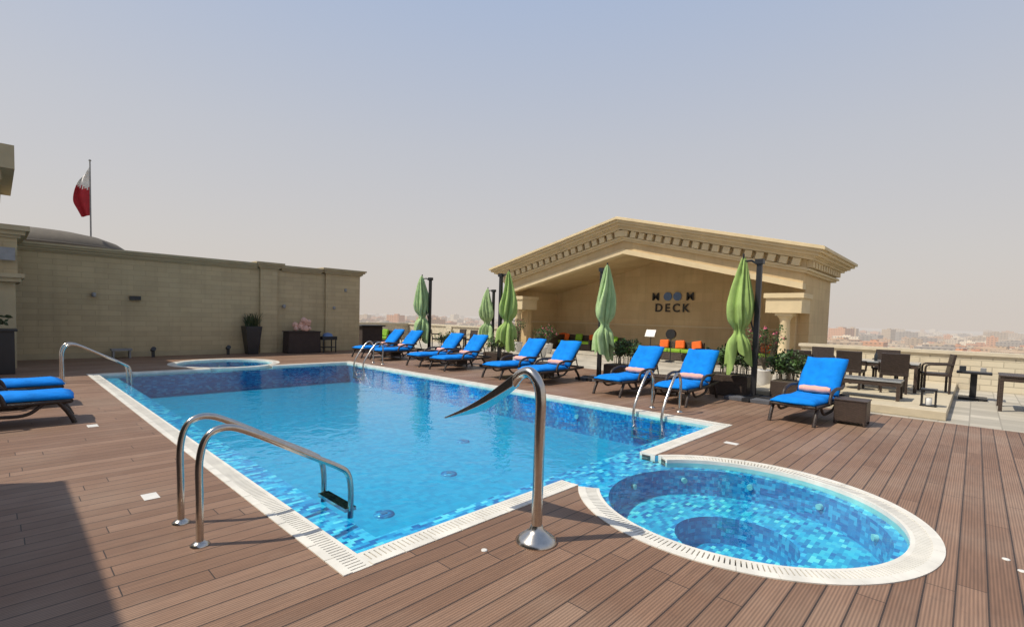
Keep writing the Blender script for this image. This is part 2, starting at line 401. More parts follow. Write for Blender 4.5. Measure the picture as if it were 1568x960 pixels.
q.tube(pp,.039,M['steel'],20);q.obj('spout_pipe',e)
q=mb();vs=[];n=9
for i in range(n):
    t=i/(n-1);y=.24+t*.62;z=1.135-t*.36-.03*math.sin(t*3.1);w=.042+.13*t;h=.036*(1-t)+.006
    for a,b in ((-w,-h),(w,-h),(w,h),(-w,h)): vs.append((a,y,z+b))
fs=[(i*4+j,i*4+(j+1)%4,(i+1)*4+(j+1)%4,(i+1)*4+j) for i in range(n-1) for j in range(4)]+[(3,2,1,0),((n-1)*4,(n-1)*4+1,(n-1)*4+2,(n-1)*4+3)]
q.add(vs,fs,M['steel']);q.obj('spout_blade',e,bevel=.004)
for x,y in ((.88,4.98),(.87,8.42),(6.74,2.29),(.87,11.54)):
    q=mb();q.bx(x-.055,x+.055,y-.085,y+.085,.001,.005,M['white']);q.obj('deck_plate',bevel=.002)
for x,y in ((2.28,2.36),(4.86,-.24),(4.70,-.31)):
    q=mb();q.lathe([(.022,.001),(.022,.006),(.015,.008)],(x,y,0),M['white'],16);q.obj('deck_light')

# ------------------------------------------------------------ loungers
def lounger_meshes():
    P={}
    q=mb();W=.33
    q.box((.62,0,.30),(1.24,2*W,.05),M['wicker'])
    for s in (-1,1):
        q.tube([(0,s*W,.30),(.6,s*W,.29),(1.22,s*W,.30),(1.85,s*W,.33)],.03,M['wicker'],8)
        q.tube(smooth_path([(.12,s*W,.30),(.02,s*W,.14),(-.04,s*W,.0)],4),[.03]*9,M['wicker'],8)
        q.tube(smooth_path([(.25,s*W,.30),(.42,s*W,.16),(.66,s*W,.15),(.95,s*W,.18),(1.15,s*W,.29)],5),.022,M['wicker'],8)
        q.tube(smooth_path([(1.45,s*W,.32),(1.62,s*W,.15),(1.70,s*W,0)],4),[.03]*9,M['wicker'],8)
        q.tube(smooth_path([(.62,s*(W+.03),.30),(.70,s*(W+.03),.46),(.95,s*(W+.03),.53),(1.25,s*(W+.03),.52),(1.42,s*(W+.02),.55)],6),.028,M['wicker'],8)
    q.tube([(0,-W,.3),(0,W,.3)],.03,M['wicker'],8);q.tube([(1.85,-W,.33),(1.85,W,.33)],.025,M['wicker'],8)
    P['frame']=q
    ang=math.radians(49)
    R=Matrix.Rotation(-ang,3,'Y')
    q=mb();c=Vector((1.2,0,.33))+R@Vector((.38,0,0))
    q.box(c,(.78,.66,.04),M['wicker'],R)
    q.tube([Vector((1.62,-.2,.76)),Vector((1.78,-.2,.33))],.015,M['wicker'],6);q.tube([Vector((1.62,.2,.76)),Vector((1.78,.2,.33))],.015,M['wicker'],6)
    P['backrest']=q
    q=mb()
    def pad(x0,x1,y,base,Rm,t=.09):
        nx,ny=12,12;vs=[]
        ph=random.uniform(0,6)
        for k in (0,1):
            for i in range(nx+1):
                for j in range(ny+1):
                    u=i/nx;v=j/ny
                    e=min(1,min(u,1-u)*7,min(v,1-v)*8);e=math.sqrt(max(0,e))
                    zz=(t*(.35+.65*e) if k else 0)+(.006*math.sin(u*9+v*5+ph)+random.uniform(-.003,.003))*k
                    wob=.008*math.sin(u*7+ph)
                    p=Vector((x0+(x1-x0)*u+.008*math.sin(v*8+ph),-y+2*y*v+wob,zz));vs.append(base+Rm@p)
        N=(nx+1)*(ny+1);idx=lambda k,i,j:k*N+i*(ny+1)+j;fs=[]
        for i in range(nx):
            for j in range(ny):
                fs.append((idx(1,i,j),idx(1,i+1,j),idx(1,i+1,j+1),idx(1,i,j+1)));fs.append((idx(0,i,j),idx(0,i,j+1),idx(0,i+1,j+1),idx(0,i+1,j)))
        for i in range(nx):
            fs.append((idx(0,i,0),idx(0,i+1,0),idx(1,i+1,0),idx(1,i,0)));fs.append((idx(0,i,ny),idx(1,i,ny),idx(1,i+1,ny),idx(0,i+1,ny)))
        for j in range(ny):
            fs.append((idx(0,0,j),idx(1,0,j),idx(1,0,j+1),idx(0,0,j+1)));fs.append((idx(0,nx,j),idx(0,nx,j+1),idx(1,nx,j+1),idx(1,nx,j)))
        q.add(vs,fs,M['blue'],True)
    I=Matrix.Identity(3)
    pad(-.04,1.19,.33,Vector((0,0,.33)),I,.085)
    pad(.03,.84,.33,Vector((1.2,0,.36)),R,.09)
    P['cushion']=q
    q=mb()
    pts=[(1.09,-.24+.06*i,.475+.004*math.sin(i*2)) for i in range(9)]
    q.tube(pts,[.045,.06,.063,.062,.064,.062,.063,.06,.045],M['pink'],14);P['rolled_towel']=q
    out={}
    for k,qq in P.items():
        me=qq.mesh('lounger_'+k);bm=bmesh.new();bm.from_mesh(me);bmesh.ops.recalc_face_normals(bm,faces=bm.faces);bm.to_mesh(me);bm.free();out[k]=me
    return out
LM=lounger_meshes()
def lounger(x,y,rz=0,towel=True):
    e=empty('sun_lounger',(x,y,0),rz)
    for k,me in LM.items():
        if k=='rolled_towel' and not towel: continue
        link(k,me,e)
for y,r in ((2.1,-4),(4.2,3),(5.6,-2),(7.75,2),(9.0,-1),(11.25,2),(12.5,0),(14.7,3),(15.9,-1)):
    lounger(8.85+random.uniform(-.06,.06),y,math.radians(r))
for y,r in ((9.15,178),(10.75,182)): lounger(.70,y,math.radians(r),False)
def side_table(x,y,s=.44,h=.4):
    e=empty('side_table',(x,y,0));q=mb()
    q.box((0,0,h/2+.02),(s,s,h-.06),M['wickerb'])
    for a in (-1,1):
        for b in (-1,1): q.box((a*(s/2-.02),b*(s/2-.02),.03),(.04,.04,.06),M['wickerb'])
    q.obj('wicker_body',e,bevel=.012);q=mb();q.box((0,0,h),(s+.02,s+.02,.02),M['wickerb']);q.obj('top',e,bevel=.005)
side_table(9.75,1.42);side_table(10.1,4.9);side_table(10.1,8.38);side_table(10.1,11.9);side_table(9.9,15.3);side_table(10.2,13.4)

# ------------------------------------------------------------ umbrellas
def umbrella(x,y,dx,dy,s=1,mat='ugreen',seed=0):
    rr=random.Random(seed);e=empty('closed_umbrella',(x,y,0))
    q=mb();q.box((0,0,1.5*s),(.075,.10,2.8*s),M['black']);q.box((0,0,2.9*s),(.13,.16,.10),M['black'])
    q.tube([(0,0,2.82*s),(dx*.5,dy*.5,2.92*s),(dx,dy,2.9*s)],.022,M['black'],8)
    q.tube([(0,0,1.25),(dx*.4,dy*.4,1.7),(dx,dy,2.3)],.018,M['black'],8)
    q.obj('mast',e)
    q=mb();q.box((0,0,.04),(.95,.14,.07),M['black']);q.box((0,0,.04),(.14,.95,.072),M['black'])
    for a in (-1,1):
        for b in (-1,1): q.box((a*.26,b*.26,.035),(.36,.36,.06),M['slab'])
    q.obj('base_slabs',e)
    q=mb();nl=8;per=10;n=nl*per;rows=38;vs=[]
    lobes=[(rr.uniform(.45,1.3),rr.uniform(.60,1.08),rr.uniform(-.5,.5),rr.uniform(1.9,2.35)) for _ in range(nl)]
    top=3.02
    tie=1.46+rr.uniform(-.05,.05)
    for k in range(rows):
        t=k/(rows-1)
        for j in range(n):
            l=j//per;f=(j%per)/per;A,zh,sk,zb=lobes[l]
            sh=math.sin(math.pi*f)**.75
            hem=zh-.12*sh
            hem=hem*(1-f**3)+lobes[(l+1)%nl][1]*f**3
            z=top-t*(top-hem)
            R_=.012+.25*min(1,((top-z)/1.05))**.62
            R_*=1+.12*math.exp(-((z-zb)/.33)**2)
            R_*=1-.48*math.exp(-((z-tie)/.13)**2)
            if z<tie: R_*=1.04+.22*(tie-z)
            w=(.42+.64*sh*(A*(1-.35*math.exp(-((z-tie)/.2)**2))))
            w+=.05*math.sin(f*12.6+z*4+l)*min(1,t*3)
            a=2*math.pi*(l+f)/nl+.35*math.sin(z*1.7+seed)+sk*sh*.5
            vs.append((dx+R_*w*math.cos(a)+.03*math.sin(z*2.5+seed),dy+R_*w*math.sin(a),z*s))
    q.add(vs,[(i*n+j,i*n+(j+1)%n,(i+1)*n+(j+1)%n,(i+1)*n+j) for i in range(rows-1) for j in range(n)],M[mat],True)
    q.tube([(dx,dy,3.06*s),(dx,dy,.95)],.02,M['black'],8)
    q.obj('folded_canopy',e,norm=False)
    q=mb();q.lathe([(.10,-.018),(.115,0),(.10,.018)],(dx+.01,dy,tie*s),M[mat],20);q.obj('tie_strap',e)
umbrella(11.0,3.35,-.15,.28,1,'ugreen',1)
umbrella(11.0,7.2,-.12,-.22,1,'ulight',2)
umbrella(11.0,10.95,.05,-.30,1,'ugreen',3)
umbrella(11.0,14.6,-.15,.30,1,'ulight',4)
umbrella(14.4,14.75,-.1,.25,.92,'ulight',5)

# ------------------------------------------------------------ planters and plants
def planter(x,y,sx,sy,h,ph,n,flower=False,z0=0):
    e=empty('planter_with_shrub',(x,y,z0));q=mb()
    q.box((0,0,h/2),(sx,sy,h),M['wickerb']);q.obj('planter_box',e,bevel=.015)
    q=mb();q.box((0,0,h-.005),(sx-.06,sy-.06,.03),M['stem'])
    for i in range(26):
        a=random.uniform(0,6.28);t=random.random()
        bx_,by_=random.uniform(-sx/2.6,sx/2.6),random.uniform(-sy/2.6,sy/2.6)
        tip=Vector((bx_+math.cos(a)*.25*t,by_+math.sin(a)*.25*t,h+ph*random.uniform(.5,1.05)))
        mid=Vector((bx_,by_,h+.3*ph))
        q.tube([(bx_,by_,h),mid,tip],[.008,.006,.003],M['stem'],5)
        q.leaves(tip,(.11,.11,.12),n,.085,M['leaf' if i%3 else 'leafd'])
        q.leaves((mid+tip)/2,(.12,.12,.14),n,.08,M['leafd' if i%2 else 'leaf'])
        if flower and i%3==0: q.leaves(tip+Vector((0,0,.05)),(.04,.04,.03),8,.06,M['flower'])
    q.obj('shrub',e,norm=False)
planter(11.35,3.95,.6,.9,.46,.55,18)
planter(11.5,2.75,.5,.7,.42,.55,24)
planter(11.4,6.6,.55,1.1,.42,.6,20)
planter(11.4,11.4,.5,.9,.42,.42,14)
planter(11.4,14.0,.5,.9,.42,.5,14)
def potted(x,y,h,ph,z0=0):
    e=empty('potted_rose_bush',(x,y,z0));q=mb();q.lathe([(.13,0),(.17,.1),(.21,h-.04),(.23,h),(.19,h),(.17,h-.05)],(0,0,0),M['white'],24);q.obj('pot',e)
    q=mb()
    for i in range(26):
        a=random.uniform(0,6.28);t=random.random()
        tip=Vector((math.cos(a)*.42*t,math.sin(a)*.42*t,h+ph*random.uniform(.35,1.05)))
        q.tube([(0,0,h-.05),(tip.x*.4,tip.y*.4,h+ph*.3),tip],[.01,.007,.003],M['stem'],5)
        q.leaves(tip,(.12,.12,.14),14,.07,M['leaf']);q.leaves(tip*.8+Vector((0,0,.1)),(.12,.12,.14),8,.07,M['leafd'])
        if i%2: q.leaves(tip+Vector((0,0,.04)),(.06,.06,.05),9,.06,M['flower'])
    q.obj('rose_stems',e,norm=False)
potted(13.8,3.95,.42,1.05)
potted(16.6,15.3,.45,1.0)
potted(17.2,14.0,.45,.8)
potted(15.2,12.7,.4,.7)

# ------------------------------------------------------------ pavilion
pav=empty('moon_deck_pavilion')
X0=18.25;YR,YL=4.2,17.7;PK=10.95;ZP=5.81;SL=.238;XB=22.35
zl=lambda y: ZP-SL*abs(y-PK)
def chev(q,p,t0,t1,xf,xb,mat):
    a,b=YR-p,YL+p
    q.prismx([(a,zl(a)-t0),(PK,ZP-t0),(b,zl(b)-t0),(b,zl(b)-t1),(PK,ZP-t1),(a,zl(a)-t1)],xf,xb,mat)
q=mb()
bands=[(0,.09,.70),(.09,.19,.62),(.19,.30,.50),(.30,.36,.40),(.36,.44,.34),(.44,.72,.08),(.72,.79,.20),(.79,.88,.12)]
for t0,t1,p in bands:
    chev(q,p,t0,t1,X0-p,X0+.3,M['trim'])
    for sgn,yw in ((-1,YR),(1,YL)):
        ze=zl(YR-p)
        ya,yb=(yw-p,yw+.3) if sgn<0 else (yw-.3,yw+p)
        q.bx(X0+.3,XB+p+.25,ya,yb,ze-t1,ze-t0,M['trim'])
q.obj('raking_cornice',pav)
q=mb();chev(q,.66,-.02,.06,X0-.66,XB+.9,M['trim']);q.obj('roof',pav)
q=mb()
y=YR+.05
while y<YL-.2:
    if not (PK-.32<y<PK+.05):
        c=(y+.13);z=zl(c)-.58
        ang=math.atan(SL)*(1 if c<PK else -1)
        q.box((X0-.18,c,z),(.19,.24,.24),M['trim'],Matrix.Rotation(ang,3,'X'))
    y+=.375
q.box((X0-.18,PK,ZP-.61),(.21,.34,.25),M['trim'])
x=X0-.05
while x<XB:
    for yy in (YR-.18,YL+.18): q.box((x+.13,yy,zl(YR-.1)-.58),(.24,.19,.24),M['trim'])
    x+=.375
q.obj('dentils',pav)
q=mb()
chev(q,0,.88,1.22,X0,X0+.35,M['stone']);chev(q,-.0,1.22,1.42,X0-.04,X0+.35,M['trim'])
q.obj('frieze',pav)
q=mb();chev(q,-.36,1.05,1.30,X0+.352,22.3,M['stone']);q.obj('gabled_ceiling',pav)
q=mb()
for a,b in ((YR,YR+1.1),(YL-1.1,YL)):
    q.bx(X0-.02,X0+1.1,a,b,2.0,2.62,M['trim']);q.bx(X0-.08,X0+1.16,a-.06,b+.06,2.5,2.66,M['trim'])
for a,b in ((YR,YR+.35),(YL-.35,YL)):
    q.bx(X0+1.102,XB,a,b,-.1,3.6,M['stone']);q.bx(X0+.36,X0+1.1,a,b,2.662,3.6,M['stone'])
q.obj('side_walls',pav)
q=mb()
q.prismx([(YR+.352,0),(YL-.352,0),(YL-.352,zl(YL-.352)-1.28),(PK,ZP-1.28),(YR+.352,zl(YR+.352)-1.28)],22.0,22.3,M['stone'])
q.obj('back_wall',pav)
q=mb()
q.bx(X0+1.12,22,YL-.40,YL-.352,1.35,1.42,M['trim']);q.bx(21.94,21.998,YR+.36,YL-.36,1.35,1.42,M['trim']);q.obj('dado_rail',pav)
q=mb()
for yc in (YR+.55,YL-.55):
    for xc in (X0+.3,):
        q.lathe([(.24,0),(.24,.08),(.21,.11),(.22,.15),(.18,.19),(.175,.8),(.155,1.7),(.17,1.74),(.165,1.78),(.20,1.84),(.24,1.88),(.24,1.9)],(xc,yc,0),M['trim'],28)
        q.box((xc,yc,1.95),(.52,.52,.098),M['trim'])
    q.bx(X0+.8,X0+1.098,yc-.2,yc+.2,0,1.998,M['stone'])
q.obj('columns',pav)
sg=empty('moon_deck_sign')
def letter(ch,yc,zc,h):
    cu=bpy.data.curves.new('letter','FONT');cu.body=ch;cu.size=h*1.42;cu.extrude=.02;cu.align_x='CENTER';cu.offset=.008
    o=bpy.data.objects.new('letter_'+ch.lower(),cu);COL.objects.link(o)
    o.matrix_world=Matrix(((0,0,-1,21.95),(-1,0,0,yc),(0,1,0,zc),(0,0,0,1)));cu.materials.append(M['letter']);o.parent=sg
for ch,yc in (('M',11.30),('M',9.60)): letter(ch,yc,2.60,.36)
for ch,yc in (('D',11.12),('E',10.68),('C',10.24),('K',9.78)): letter(ch,yc,2.06,.38)
for yc in (10.69,10.21):
    q=mb();q.tube([(21.99,yc,2.78),(21.93,yc,2.78)],.20,M['disc'],28);q.obj('moon_disc',sg)

# ------------------------------------------------------------ furniture
def sofa(x,y,rz,w,cols,name='wicker_sofa',z0=.02):
    e=empty(name,(x,y,z0),rz);q=mb()
    q.box((0,0,.17),(.8,w,.3),M['wickerb']);q.box((.36,0,.45),(.12,w,.6),M['wickerb'])
    for s in (-1,1): q.box((0,s*(w/2-.05),.4),(.8,.1,.3),M['wickerb'])
    q.obj('wicker_frame',e,bevel=.02)
    q=mb();n=max(1,round((w-.2)/.65));cw=(w-.2)/n
    for i in range(n): q.box((-.06,-w/2+.1+cw*(i+.5),.39),(.66,cw-.02,.13),M['lime'])
    q.obj('seat_cushions',e,bevel=.03)
    q=mb()
    for i,cn in enumerate(cols):
        yy=-w/2+.25+(w-.5)*(i/(max(1,len(cols)-1)) if len(cols)>1 else .5)
        q.box((.2,yy,.63),(.13,.4,.36),M[cn],Matrix.Rotation(.25,3,'Y')@Matrix.Rotation(random.uniform(-.2,.2),3,'X'))
    q.obj('throw_pillows',e,bevel=.05)
sofa(20.6,14.9,0,2.2,['orange','lime','orange'])
sofa(20.2,16.2,-1.57,1.6,['lime','orange'])
sofa(19.9,12.4,0,1.0,['lime'],'wicker_armchair')
sofa(19.4,8.9,0,1.9,['orange','orange','orange'])
sofa(20.4,7.0,0,1.0,['lime'],'wicker_armchair')
sofa(20.4,5.8,.4,1.0,['orange'],'wicker_armchair')
def table(name,x,y,sx,sy,h,top,z0=0,leg=.06,apron=.08):
    e=empty(name,(x,y,z0));q=mb()
    for a in (-1,1):
        for b in (-1,1): q.box((a*(sx/2-leg/2),b*(sy/2-leg/2),h/2-.02),(leg,leg,h-.04),M['wickerb'])
    q.box((0,0,h-.04-apron/2),(sx-.01,sy-.01,apron),M['wickerb']);q.obj('legs',e)
    q=mb();q.box((0,0,h-.018),(sx+.02,sy+.02,.03),M[top]);q.obj('table_top',e,bevel=.004)
def chair(x,y,rz,z0=0):
    e=empty('wicker_chair',(x,y,z0),rz);q=mb()
    q.box((0,0,.42),(.5,.5,.06),M['wicker'])
    for a in (-1,1):
        for b in (-1,1): q.box((a*.22,b*.22,.2),(.045,.045,.4),M['wicker'])
    q.box((.25,0,.66),(.05,.5,.46),M['wicker'],Matrix.Rotation(.15,3,'Y'))
    for s in (-1,1): q.tube(smooth_path([(-.22,s*.25,.42),(-.2,s*.26,.62),(.0,s*.26,.65),(.26,s*.25,.66)],4),.022,M['wicker'],8)
    q.obj('chair_frame',e,bevel=.01)
Z=.15
table('coffee_table',19.0-6.45,1.6,.6,1.15,.40,'glass',Z)
table('coffee_table',18.9,7.4,.6,.9,.40,'glass',.02)
table('dining_table',14.6,1.6,.9,1.4,.66,'glass',Z);chair(14.9,.62,-1.4,Z);chair(13.9,2.1,3.1,Z);chair(15.4,1.6,0,Z);chair(13.9,1.3,3.3,Z)
table('dining_table',13.6,3.0,.8,.9,.6,'wickerb',Z);chair(12.9,2.9,3.1,Z);chair(15.0,2.9,.2,Z)
table('dining_table',14.3,-.85,1.0,.9,.72,'wickerb');chair(13.4,-1.1,3.1)
chair(14.3,-1.7,-1.5)
e=empty('bottle',(14.45,1.7,Z+.66));q=mb();q.lathe([(.035,0),(.037,.12),(.02,.17),(.012,.19),(.012,.23)],(0,0,0),M['win'],14);q.obj('bottle_glass',e)
e=empty('serving_stand',(15.6,-.02,0));q=mb();q.box((0,0,.03),(.5,.5,.05),M['black']);q.box((0,0,.32),(.10,.12,.56),M['black']);q.box((0,0,.62),(.45,.6,.05),M['black']);q.box((0,.2,.70),(.1,.12,.12),M['win']);q.box((0,-.15,.69),(.12,.1,.1),M['grey']);q.obj('stand',e,bevel=.01)
e=empty('candle_lantern',(12.1,.58,Z));q=mb()
for a in (-1,1):
    for b in (-1,1): q.box((a*.1,b*.1,.16),(.025,.025,.28),M['black'])
q.box((0,0,.012),(.24,.24,.024),M['black']);q.box((0,0,.31),(.24,.24,.03),M['black']);q.lathe([(.05,0),(.05,.13),(.01,.14)],(0,0,.024),M['white'],14);q.obj('lantern_frame',e)
e=empty('menu_stand',(17.6,9.2,0));q=mb();q.lathe([(.18,0),(.18,.02),(.02,.03)],(0,0,0),M['black'],20);q.tube([(0,0,.02),(0,0,1.0)],.018,M['black'],8);q.box((-.03,0,1.12),(.03,.40,.30),M['white'],Matrix.Rotation(.5,3,'Y'));q.obj('stand_and_board',e)
e=empty('pedestal_fan',(18.4,8.75,.02));q=mb();q.lathe([(.18,0),(.18,.03),(.03,.04)],(0,0,0),M['black'],20);q.tube([(0,0,.02),(0,0,1.0)],.02,M['black'],8);q.tube([(-.06,0,1.08),(.06,0,1.08)],.2,M['black'],20);q.obj('fan',e)

# ------------------------------------------------------------ left wall
lw=empty('boundary_wall');WY=19.3;WH=3.12
q=mb();q.bx(-8,10.75,WY,WY+.35,-.05,WH,M['wall'])
for a,b in ((6.75,7.35),(9.25,10.752)): q.bx(a,b,WY-.10,WY-.001,-.05,WH,M['wall'])
q.obj('wall_body',lw)
q=mb()
def cor(a,b,yf,zt):
    for z0_,z1_,p in ((0,.06,.22),(-.06,0,.17),(-.13,-.06,.10),(-.17,-.13,.05)):
        q.bx(a-p*.9,b+p*.9,yf-p,WY+.35+p,zt+z0_,zt+z1_,M['walltrim'])
cor(-8,6.55,WY,WH+.12);cor(6.75,7.35,WY-.1,WH+.17);cor(7.6,9.0,WY,WH+.121);cor(9.25,10.75,WY-.1,WH+.171)
q.obj('wall_cornice',lw)
q=mb();q.bx(-8,6.74,WY-.03,WY-.001,0,.16,M['walltrim']);q.bx(7.36,9.24,WY-.03,WY-.001,0,.16,M['walltrim']);q.obj('plinth',lw)
for x,z,t in ((2.05,1.9,0),(3.05,1.85,1),(6.2+1.4,1.75,0),(9.6,1.75,0),(10.1,2.5,0)):
    e=empty('wall_light' ,(x,WY-.1,z));q=mb()
    if t: q.box((0,.05,0),(.28,.1,.12),M['black'])
    else: q.lathe([(.03,-.06),(.055,-.04),(.06,.05),(.03,.07)],(0,0,0),M['grey'],14);q.box((0,.06,0),(.08,.08,.08),M['grey'])
    q.obj('fixture',e)
for x in (3.45,5.6):
    e=empty('floor_spotlight',(x,WY-.35,0));q=mb();q.box((0,0,.1),(.08,.08,.2),M['black']);q.tube([(0,.05,.22),(0,-.08,.27)],.07,M['black'],14);q.obj('spot',e)
e=empty('wall_bench',(2.65,WY-.35,0));q=mb();q.box((0,0,.26),(.5,.3,.06),M['grey']);q.box((-.2,0,.12),(.04,.25,.24),M['grey']);q.box((.2,0,.12),(.04,.25,.24),M['grey']);q.obj('bench',e)
e=empty('tall_planter',(6.35,18.9,0));q=mb();q.box((0,0,.5),(.55,.55,1.0),M['black'],None,.62);q.obj('tapered_pot',e,bevel=.015)
q=mb()
for i in range(110):
    a=random.uniform(0,6.28);t=random.uniform(.1,.55);h=random.uniform(.15,.55)
    p0=Vector((random.uniform(-.2,.2),random.uniform(-.2,.2),1.0));p2=p0+Vector((math.cos(a)*t,math.sin(a)*t,h));p1=(p0+p2)/2+Vector((0,0,.12));w=Vector((-math.sin(a),math.cos(a),0))*.012
    q.add([p0-w,p0+w,p1+w,p1-w,p2],[(0,1,2,3),(3,2,4)],M['leafd'])
q.obj('grass_plant',e,norm=False)
e=empty('console_table',(8.1,18.75,0));q=mb();q.box((0,0,.4),(1.2,.55,.78),M['cloth'],None,1.04);q.box((0,0,.81),(1.26,.6,.04),M['cloth']);q.obj('draped_table',e,bevel=.02)
e=empty('coral_sculpture',(8.15,18.7,.83));q=mb()
for i in range(34):
    a=random.uniform(0,6.28);rr=random.uniform(0,.34);z=random.uniform(.03,.50)*(1-rr*1.8)
    r=random.uniform(.06,.12);q.lathe([(r*.3,-r),(r*.9,-r*.5),(r,0),(r*.8,r*.6),(r*.2,r)],(rr*math.cos(a),rr*.5*math.sin(a),z+.07),M['sculpt'],9,False)
q.obj('coral',e)
e=empty('barbecue_grill',(9.05,18.6,0));q=mb()
for a in (-1,1):
    for b in (-1,1): q.box((a*.25,b*.18,.25),(.04,.04,.5),M['black'])
q.box((0,0,.2),(.5,.36,.03),M['black']);q.box((0,0,.56),(.6,.42,.14),M['black']);q.lathe([(.2,0),(.16,.1),(.03,.14)],(0,0,.63),M['disc'],18);q.obj('grill_body',e,bevel=.01)
lb=empty('corner_building');q=mb()
q.bx(-6,.40,16.9,WY-.05,2.3,3.15,M['wall']);q.bx(-6,.25,17.6,WY-.05,0,2.2,M['win']);q.bx(.02,.36,17.0,17.5,0,2.1,M['walltrim'])
for z0_,z1_,p in ((3.15,3.22,.06),(3.22,3.32,.14),(3.32,3.44,.22),(2.2,2.3,.12),(2.1,2.2,.06)): q.bx(-6.1,.40+p,16.9-p,WY-.24,z0_,z1_,M['walltrim'])
q.bx(-6,-.25,17.3,21,3.44,4.3,M['wall'])
for z0_,z1_,p in ((4.1,4.3,.12),(4.3,4.5,.2),(4.5,4.75,.36),(4.75,5.3,.58)): q.bx(-6,-.2+p,17.3-p,21,z0_,z1_,M['walltrim'])
q.obj('cornice_block',lb)
q=mb();q.box((.2,16.75,2.75),(.32,.1,.3),M['grey']);q.obj('wall_unit',lb)
e=empty('dark_planter',(-.25,15.9,0));q=mb();q.box((0,0,.5),(1.1,.6,1.0),M['black']);q.box((0,0,.98),(1.2,.7,.05),M['black']);q.obj('cabinet',e,bevel=.01)
q=mb();q.leaves((0,0,1.25),(.5,.28,.25),260,.14,M['leafd']);q.obj('foliage',e,norm=False)
nb=empty('neighbour_building');q=mb();q.bx(-9,-1.6,-4,7.3,0,3.3,M['darkwall']);q.obj('walls',nb);q=mb()
q.bx(-9,-1.58,-4,7.32,3.3,3.36,M['darkwall']);q.obj('roof_edge',nb)
q=mb();q.lathe([(2.6,-.3),(2.5,0),(2.2,.22),(1.7,.40),(1.1,.50),(.5,.55),(.02,.56)],(1.0,24.6,3.72),M['domem'],40,True,1.06,.7);q.lathe([(2.62,-.12),(2.68,-.08),(2.68,0),(2.6,.02)],(1.0,24.6,3.70),M['domem'],40,True,1.06,.7);q.lathe([(2.0,0),(2.0,3.6)],(1.0,24.6,0),M['wall'],40,True,1,.7)
o=q.obj('domed_roof')
fe=empty('flag_on_pole',(2.5,24,0));q=mb();q.tube([(0,0,0),(0,0,6.85)],[.035,.022],M['grey'],10);q.lathe([(.01,0),(.05,.04),(.01,.09)],(0,0,6.85),M['grey'],10);q.obj('pole',fe)
q=mb();vs=[];nu,nv=12,22
for i in range(nu+1):
    for j in range(nv+1):
        u=i/nu;v=j/nv
        w=.05+.42*math.sin(math.pi*min(1,v*.72+.10))**1.2
        x=-.02-u*w;yy=.12*math.sin(u*9+v*2)*u;z=6.65-v*1.75-u*.35*(1-v*.6)+.06*u*math.sin(v*9)
        vs.append((x,yy,z))
f1=[];f2=[]
for i in range(nu):
    for j in range(nv):
        f=(i*(nv+1)+j,(i+1)*(nv+1)+j,(i+1)*(nv+1)+j+1,i*(nv+1)+j+1)
        (f1 if j<9-i*.35+(i%2)*.8 else f2).append(f)
q.add(vs,f1,M['flagw'],True);q.add(vs,f2,M['red'],True);q.obj('flag',fe,norm=False)

# ------------------------------------------------------------ parapets
def parapet(name,x0_,x1_,y0_,y1_,h=1.0,posts=()):
    e=empty(name);q=mb();q.bx(x0_,x1_,y0_,y1_,-.05,h,M['parapet']);q.obj('wall_body',e)
    q=mb();q.bx(x0_-.06,x1_+.06,y0_-.06,y1_+.06,h,h+.09,M['coping']);q.bx(x0_-.02,x1_+.02,y0_-.02,y1_+.02,h-.05,h,M['coping'])
    for yy in posts: q.bx(x0_-.07,x0_,yy-.25,yy+.25,-.05,h,M['parapet'])
    q.obj('coping',e)
parapet('parapet_wall',18.0,18.35,-14,4.1,.93)
parapet('parapet_wall',18.0,18.35,17.9,26.0,.95,(19,22,25))
parapet('parapet_wall',10.8,18.35,26.07,26.4,.95)
for x,y in ((12.0,21.0),(13.3,21.5)): sofa(x,y,.2,1.6,['wickerb'] if x<13 else ['lime'],'wicker_sofa',0)
table('coffee_table',15.5,18.5,.8,.8,.6,'glass');chair(15.0,19.3,2.5);chair(16.2,18.2,0);chair(16.6,19.5,0)
e=empty('bar_counter',(11.6,19.9,0));q=mb();q.box((0,0,.5),(1.0,.7,1.0),M['cloth']);q.box((0,0,1.03),(1.2,.9,.06),M['black']);q.obj('counter',e,bevel=.01)

# ------------------------------------------------------------ city
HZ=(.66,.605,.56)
def hazed(name,colnode_fn):  # aerial haze painted on: glowing haze colour mixed in with distance, no volume
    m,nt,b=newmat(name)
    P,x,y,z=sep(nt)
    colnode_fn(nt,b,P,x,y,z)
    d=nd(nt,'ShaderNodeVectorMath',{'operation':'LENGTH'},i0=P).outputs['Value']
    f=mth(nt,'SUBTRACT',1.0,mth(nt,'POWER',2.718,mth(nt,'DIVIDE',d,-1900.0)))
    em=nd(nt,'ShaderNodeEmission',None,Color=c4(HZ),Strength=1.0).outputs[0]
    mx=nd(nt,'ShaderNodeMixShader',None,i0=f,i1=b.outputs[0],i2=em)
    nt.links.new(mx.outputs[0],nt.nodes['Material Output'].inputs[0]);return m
def cg(nt,b,P,x,y,z):
    n=nd(nt,'ShaderNodeTexNoise',None,Vector=P,Scale=.012,Detail=8.0).outputs['Fac']
    nt.links.new(ramp(nt,n,[(.4,(.08,.11,.05)),(.52,(.30,.25,.17)),(.7,(.42,.36,.28))]),b.inputs['Base Color'])
